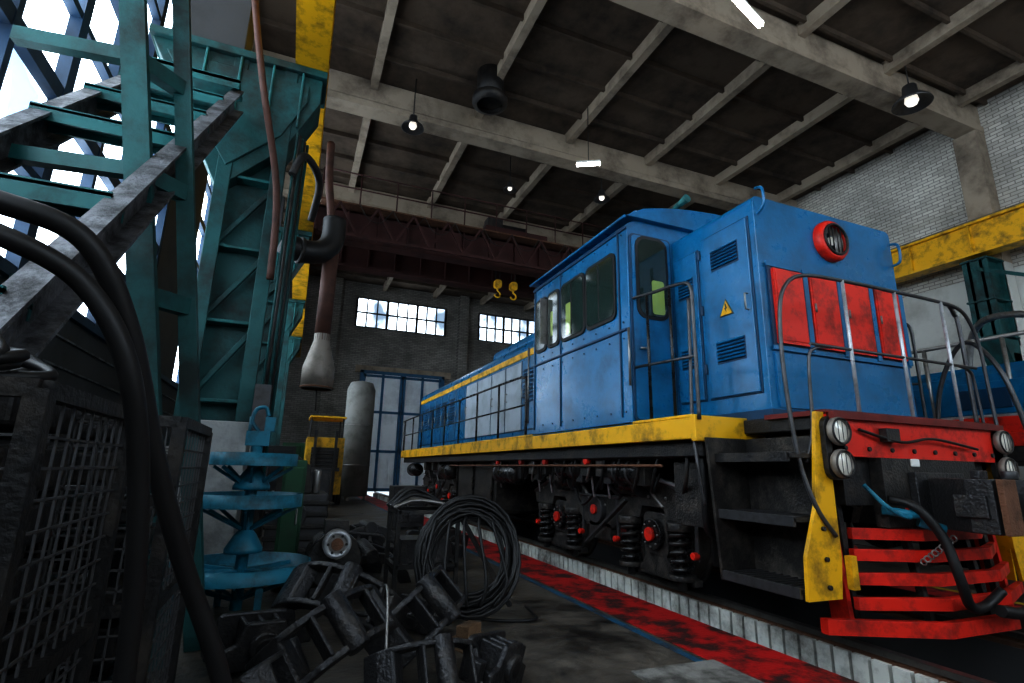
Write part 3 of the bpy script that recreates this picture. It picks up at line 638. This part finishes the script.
ex=empty('exhaust_duct',(.2,7.9,3)); g=G()
g.curve([(-.42,7.6,4.2),(-.2,7.7,4.15),(.08,7.8,4.22),(.22,7.88,4.45),(.23,7.9,4.8)],.17,'rubber',16)
for p in ((-.2,7.7,4.15),(-.38,7.62,4.2)): g.ring(p,(1,.3,0),.17,.03,'black')
g.cyl((.23,7.9,2.9),(.23,7.9,4.5),.11,'brownpipe')
g.curve([(.23,7.9,4.4),(.15,7.9,5.0),(.08,7.95,5.5),(.05,8,6.15)],.06,'brownpipe',12)
g.rev((.23,7.9,2.2),(0,0,1),[(.2,.0),(.22,.0),(.22,.3),(.11,.7),(.11,.8)],'cone'); g.ring((.23,7.9,2.22),(0,0,1),.22,.012,'rust')
g.tube([(.23,7.9,2.2),(.25,7.9,1.9)],.01,'black',5)
g.done('duct_body',ex)
# ---------------------------------------------------------------- cages
def cage(x0,x1,y0,y1,z1,fill):
    e=empty('wire_mesh_cage',((x0+x1)/2,(y0+y1)/2,0)); g=G(); z0=.08
    for x in (x0,x1):
        for y in (y0,y1): g.bar((x,y,0),(x,y,z1),.045,.045,'black')
        for z in (z0,z1*.5,z1): g.bar((x,y0,z),(x,y1,z),.04,.04,'black')
    for y in (y0,y1):
        for z in (z0,z1*.5,z1): g.bar((x0,y,z),(x1,y,z),.04,.04,'black')
    s=.07
    n=int((z1-z0)/s)
    for i in range(1,n):
        z=z0+i*s
        for y in (y0,y1): g.bar((x0,y,z),(x1,y,z),.006,.006,'meshwire')
        g.bar((x1,y0,z),(x1,y1,z),.006,.006,'meshwire')
    for i in range(1,int((x1-x0)/s)+1):
        for y in (y0,y1): g.bar((x0+i*s,y,z0),(x0+i*s,y,z1),.006,.006,'meshwire')
    for i in range(1,int((y1-y0)/s)+1): g.bar((x1,y0+i*s,z0),(x1,y0+i*s,z1),.006,.006,'meshwire')
    g.done('frame_and_mesh',e); g=G()
    k=int(z1/.16)
    for i in range(k):
        z=.14+i*.155
        for j in range(3):
            w=(x1-x0-.14)/3; xa=x0+.07+j*w
            g.box(xa,xa+w-.04,y0+.08+random.random()*.1,y1-.1,z,z+.09+random.random()*.04,random.choice(fill),Matrix.Rotation(random.uniform(-.06,.06),3,'Y'))
    g.done('stored_castings',e,.012)
cage(-1.5,-.52,1.45,2.15,1.3,['black','casting','rust','black'])
cage(-1.35,-.4,2.35,3.05,1.3,['black','casting','black_gloss'])
g=G()
for i in range(16):
    x=random.uniform(-1.3,-.75); y=random.uniform(1.6,1.95); r=random.uniform(.1,.2)
    g.curve([(x-r,y,1.345),(x,y+r*.6,1.38+random.random()*.1),(x+r,y,1.36+random.random()*.06),(x,y-r*.6,1.345),(x-r*1.1,y+.02,1.37)],.016,'rubber',7)
g.done('hose_pile')
for nm,pts,r in (('air_hose',[(-1.1,1.5,1.42),(-.85,1.2,1.6),(-.6,1.0,1.56),(-.46,.97,1.53),(-.345,.99,1.495),(-.28,1.05,1.37),(-.23,1.14,1.17),(-.17,1.23,.97),(-.08,1.31,.73),(.02,1.42,.35),(.1,1.5,.1),(.3,1.55,.03),(.6,1.45,.03)],.018),
                 ('air_hose',[(-1.0,1.55,1.4),(-.8,1.2,1.5),(-.55,.95,1.49),(-.42,.92,1.46),(-.32,.95,1.41),(-.25,.98,1.29),(-.22,1.05,1.09),(-.21,1.12,.8),(-.23,1.16,.4),(-.2,1.2,.1),(-.1,1.1,.03),(.2,1.0,.03)],.016)):
    g=G(); g.curve(pts,r,'rubber',14,10); g.done(nm)
# ---------------------------------------------------------------- cyan stand
g=G(); cx,cy=-.27,4.95
g.cyl((cx,cy,.05),(cx,cy,1.42),.045,'cyan')
for z,r in ((1.14,.33),(.82,.4),(.3,.52)):
    g.rev((cx,cy,z),(0,0,1),[(r,0),(r,.1),(r-.015,.1),(r-.015,.015),(.04,.015),(.04,0),(r,0)],'cyan',36)
    for k in range(8):
        a=k*math.pi/4; d=Vector((math.cos(a),math.sin(a),0)); c=Vector((cx,cy,z+.03))
        g.bar(c+d*.04,c+d*(r-.01),.02,.03,'cyan')
        p0=c+d*(r*.9); g.bar(c+d*.05+Vector((0,0,-.2)),p0+Vector((0,0,-.04)),.015,.025,'cyan')
for z,r in ((.98,.14),(.5,.14)): g.rev((cx,cy,z),(0,0,1),[(.05,.14),(r*.6,.1),(r,0),(r,-.03),(.05,-.03)],'cyan',30)
for k in range(4):
    a=k*math.pi/2+.4; g.bar((cx+.42*math.cos(a),cy+.42*math.sin(a),0),(cx+.42*math.cos(a),cy+.42*math.sin(a),.32),.05,.05,'cyan')
g.box(cx-.09,cx+.09,cy-.05,cy+.05,1.3,1.42,'cyan')
for s in (-1,1): g.tube([(cx+s*.07,cy,1.36),(cx+s*.07,cy,1.54)],.014,'cyan')
g.curve([(cx-.0,cy,1.42),(cx-.06,cy,1.5),(cx-.04,cy,1.6),(cx+.03,cy,1.62),(cx+.06,cy,1.55)],.016,'cyan'); g.box(cx+.04,cx+.12,cy-.04,cy+.04,1.42,1.54,'cyan')
g.done('tiered_parts_stand')
g=G(); g.box(-.05,.16,5.7,6.2,.05,1.2,'green'); g.box(-.03,.14,5.67,5.7,.12,1.13,'green'); g.box(.1,.12,5.65,5.67,.6,.75,'steel')
for x in (-.04,.1): g.box(x,x+.04,5.75,5.8,0,.05,'black')
g.done('tool_cabinet',bevel=.01)
g=G(); g.box(-.2,.5,7.4,8.4,0,.8,'darksteel'); g.cyl((.1,7.4,.55),(.1,7.28,.55),.16,'casting'); g.prism([(-.15,.8),(.3,.8),(.25,1.15),(.05,1.3),(-.1,1.2)],'y',7.5,8.2,'black'); g.cyl((.05,7.6,1.1),(.05,7.3,1.1),.1,'darksteel'); g.cyl((.35,7.6,.8),(.35,7.6,1.1),.05,'steel')
for k in range(5): g.box(-.22,.52,7.37,7.4,.1+k*.14,.16+k*.14,'black')
g.done('machine_tool',bevel=.02)
g=G(); g.cyl((.45,5.1,.35),(.45,5.5,.35),.22,'black'); g.cyl((.45,5.0,.5),(.45,5.1,.5),.12,'steel'); g.ring((.45,5.0,.5),(0,1,0),.095,.02,'worn_steel'); g.cyl((.45,5.0,.5),(.45,4.98,.5),.05,'rust')
for k in range(6):
    a=k*math.pi/3; g.cyl((.45+.075*math.cos(a),4.98,.5+.075*math.sin(a)),(.45+.075*math.cos(a),5.01,.5+.075*math.sin(a)),.012,'black',6)
for k in range(6): g.ring((.45,5.15+k*.065,.35),(0,1,0),.225,.012,'black_gloss')
g.box(.27,.63,5.1,5.5,0,.14,'black'); g.box(.35,.55,5.15,5.4,.55,.68,'black'); g.done('electric_motor')
def casting(loc,rz,ry,rx,s,kind=0):
    g=G()
    if kind==0:
        P=[];n=10
        for i in range(n+1):
            a=math.radians(20+140*i/n); P.append((.5*math.cos(a),.5*math.sin(a)-.17))
        for i in range(n,-1,-1):
            a=math.radians(20+140*i/n); P.append((.36*math.cos(a),.36*math.sin(a)-.12))
        g.prism(P,'y',-.16,-.12,'casting'); g.prism(P,'y',.12,.16,'casting')
        for i in range(0,n,2):
            a=math.radians(27+140*i/n); c=Vector((.43*math.cos(a),0,.43*math.sin(a)-.145)); g.bar(c+Vector((0,-.13,0)),c+Vector((0,.13,0)),.03,.12,'casting')
        g.prism([P[0],P[1],P[2],P[-3],P[-2],P[-1]],'y',-.15,.15,'casting'); g.prism([P[n-2],P[n-1],P[n],P[n+1],P[n+2],P[n+3]],'y',-.15,.15,'casting')
        g.cyl((0,-.18,.3),(0,.18,.3),.07,'casting')
    else:
        P=rrect(0,0,.6,.34,.06)
        g.prism(P,'y',.1,.15,'casting'); g.box(-.28,.28,-.12,.12,-.16,-.1,'casting')
        g.prism([(-.3,-.17),(.3,-.17),(.3,-.02),(.2,.02),(.14,.17),(-.14,.17),(-.2,.02),(-.3,-.02)],'y',-.15,-.1,'casting')
        for k in range(5): g.box(-.27+k*.125,-.235+k*.125,-.13,.13,-.16,.15 if 0<k<4 else -.02,'casting')
        g.cyl((-.0,-.2,0),(0,.2,0),.11,'casting'); g.cyl((0,-.205,0),(0,.205,0),.07,'rubber')
        g.box(-.38,-.28,-.07,.07,-.1,.05,'casting'); g.box(.28,.4,-.07,.07,-.05,.1,'casting')
    Rm=Matrix.Rotation(rz,4,'Z')@Matrix.Rotation(ry,4,'Y')@Matrix.Rotation(rx,4,'X')@Matrix.Scale(s,4)
    bmesh.ops.transform(g.bm,matrix=Rm,verts=g.bm.verts)
    mz=min(v.co.z for v in g.bm.verts)
    L_=Vector(loc); bmesh.ops.translate(g.bm,verts=g.bm.verts,vec=L_+Vector((0,0,-mz))); g.done('brake_shoe_casting' if kind==0 else 'axle_bearing_housing',bevel=.01,loc=tuple(L_+Vector((0,0,-mz))))
for a in (((-.06,3.75,0),.3,.05,.1,.75,1),((.3,3.25,0),.5,-.3,.85,.85,0),((.82,3.55,0),.75,-.35,.9,.85,0),((1.14,2.95,0),.7,.15,.2,.65,1),((.42,3.95,0),-.35,.3,.9,.9,0),((-.02,3.15,0),1.4,.1,1.1,.6,0),
          ((.75,2.9,0),.2,.1,1.0,.7,0),((.95,4.1,0),-.5,.2,.3,.5,1),
          ((.8,5.85,0),.2,.0,.2,1.0,0),((1.6,6.3,0),.3,.15,.2,1.0,1),((.8,6.5,0),-.1,.1,.2,1.0,1),((1.05,7.6,0),.1,0,0,1.2,0),((2.0,7.2,0),.5,.1,.1,1.0,1)): casting(*a)
g=G(); g.box(1.12,1.34,3.62,3.74,0,.08,'wood',Matrix.Rotation(.4,3,'Z')); g.box(1.14,1.3,3.62,3.72,.08,.15,'wood',Matrix.Rotation(.7,3,'Z')); g.done('wood_blocks',bevel=.006)
g=G()
for x in (.95,1.5):
    for y in (4.95,5.4): g.bar((x,y,0),(x,y,.78),.035,.035,'black')
    for z in (.3,.76): g.bar((x,4.95,z),(x,5.4,z),.035,.035,'black')
for y in (4.95,5.4):
    for z in (.3,.76): g.bar((.95,y,z),(1.5,y,z),.035,.035,'black')
g.bar((1.5,4.95,.76),(1.9,4.6,.0),.035,.035,'black'); 
for i in range(7): g.curve([(.9,4.95+.06*i,.8),(1.1,4.98+.06*i,.86+.05*(i%3)),(1.4,4.95+.06*i,.82),(1.6,4.9+.06*i,.7)],.018,'rubber' if i%3 else 'steel',6)
g.box(1.0,1.45,5.0,5.35,.32,.52,'casting'); g.done('pipe_frame_trestle')
g=G()
ctr=Vector((1.4,4.3,.48)); nrm=Vector((-.25,-.9,.3)).normalized(); u=Vector((0,0,1))-nrm*nrm.z; u.normalize(); v=nrm.cross(u)
pts=[];T=28
for i in range(T*22+1):
    t=2*math.pi*i/22; w=i/22
    R=.37+.06*math.sin(w*2.3)+.03*math.sin(w*5.1+t*.5); o=.05*math.sin(w*1.7)
    p=ctr+(u*math.cos(t)*1.03+v*math.sin(t)*.93)*R+nrm*o
    p.z=max(p.z,.015)
    pts.append(p)
g.tube(pts,.013,'rubber',6)
for k in range(5):
    g.curve([ctr+u*.3+v*(.1*k-.2),ctr+u*.4+v*(.1*k-.2)-nrm*.1,ctr+u*.2+v*(.12*k-.2)+nrm*.08,ctr-u*.2+v*(.16*k-.3)+nrm*.1,ctr-u*.38+v*(.1*k-.2)+nrm*.05],.0125,'rubber',6)
g.curve([ctr-u*.36+v*.1,(1.5,4.2,.03),(1.9,4.1,.02),(2.0,4.5,.02)],.0125,'rubber',6)
g.done('cable_coil')
g=G(); g.curve([(.9,4.6,.02),(.6,4.7,.02),(.75,4.55,.02)],.012,'rubber',6); g.curve([(.52,2.75,.02),(.55,3.0,.45),(.56,3.15,.52),(.58,3.35,.42),(.6,3.6,.02)],.008,'steel',6); g.done('floor_cable')
g=G(); g.rev((2.15,20,0),(0,0,1),[(.001,.15),(.5,.15),(.5,3.9),(.4,4.15),(.001,4.25)],'tankgrey',28)
for z in (1.2,2.6): g.ring((2.15,20,z),(0,0,1),.5,.02,'steel')
for k in range(3): g.bar((2.15+.4*math.cos(k*2.1),20+.4*math.sin(k*2.1),0),(2.15+.4*math.cos(k*2.1),20+.4*math.sin(k*2.1),.3),.08,.08,'steel')
g.done('storage_tank')
f=empty('forklift',(1.0,17,0)); g=G()
g.box(.4,1.5,17.4,19,.3,2.0,'yellow'); g.box(.5,1.4,18.6,19.2,.4,1.5,'yellow'); g.box(.55,1.35,17.36,17.4,1.0,1.7,'black')
for k in range(6): g.box(.55,1.35,17.33,17.37,1.05+k*.11,1.08+k*.11,'darksteel')
for x in (.45,1.4): g.box(x,x+.05,17.5,17.55,2.0,2.6,'black'); g.box(x,x+.05,18.8,18.85,2.0,2.6,'black')
g.box(.42,1.5,17.4,18.9,2.6,2.66,'yellow'); g.done('body',f,.03); g=G()
for x in (.4,1.4):
    for y in (17.7,18.8): g.cyl((x,y,.3),(x+.14,y,.3),.3,'rubber')
for x in (.6,1.2): g.box(x,x+.08,17.2,17.3,.1,2.2,'black'); g.box(x,x+.1,16.3,17.2,.08,.12,'black')
g.box(.5,1.4,17.22,17.28,1.0,1.1,'black'); g.done('mast_and_wheels',f)
for (x,y,w,d,h,mt) in ((-1.2,9.3,.9,.8,1.3,'black'),(-.9,14,1,1.2,1.6,'walldark'),(.2,13,.7,.9,1.1,'casting'),(-.3,20,1.2,.8,1.9,'green'),(1.9,10.5,.6,.6,.8,'casting')):
    g=G(); g.box(x,x+w,y,y+d,.06,h,mt); g.box(x+.04,x+w/2-.02,y-.02,y,.14,h-.08,mt); g.box(x+w/2+.02,x+w-.04,y-.02,y,.14,h-.08,mt)
    for px in (x,x+w-.08):
        for py in (y,y+d-.08): g.box(px,px+.08,py,py+.08,0,.06,'black')
    g.box(x+w/2-.05,x+w/2-.03,y-.05,y-.02,h*.5,h*.6,'steel'); g.done('storage_locker',bevel=.01)
# ---------------------------------------------------------------- world, camera
w=bpy.data.worlds.new('World'); sc.world=w; w.use_nodes=True
w.node_tree.nodes['Background'].inputs[0].default_value=(.75,.87,1,1); w.node_tree.nodes['Background'].inputs[1].default_value=1.0
cam=bpy.data.cameras.new('Camera'); co=bpy.data.objects.new('Camera',cam); sc.collection.objects.link(co); sc.camera=co
fwd=Vector((.3643,.9008,.2369)).normalized(); up=Vector((-.1092,-.2111,.9713)); right=fwd.cross(up).normalized(); up=right.cross(fwd)
R=Matrix((right,up,-fwd)).transposed().to_4x4()
co.matrix_world=Matrix.Translation((0,0,1.15))@R
cam.lens=18.53; cam.sensor_width=36; cam.clip_start=.02
sc.view_settings.view_transform='Standard'; sc.view_settings.exposure=.55; sc.view_settings.gamma=.76
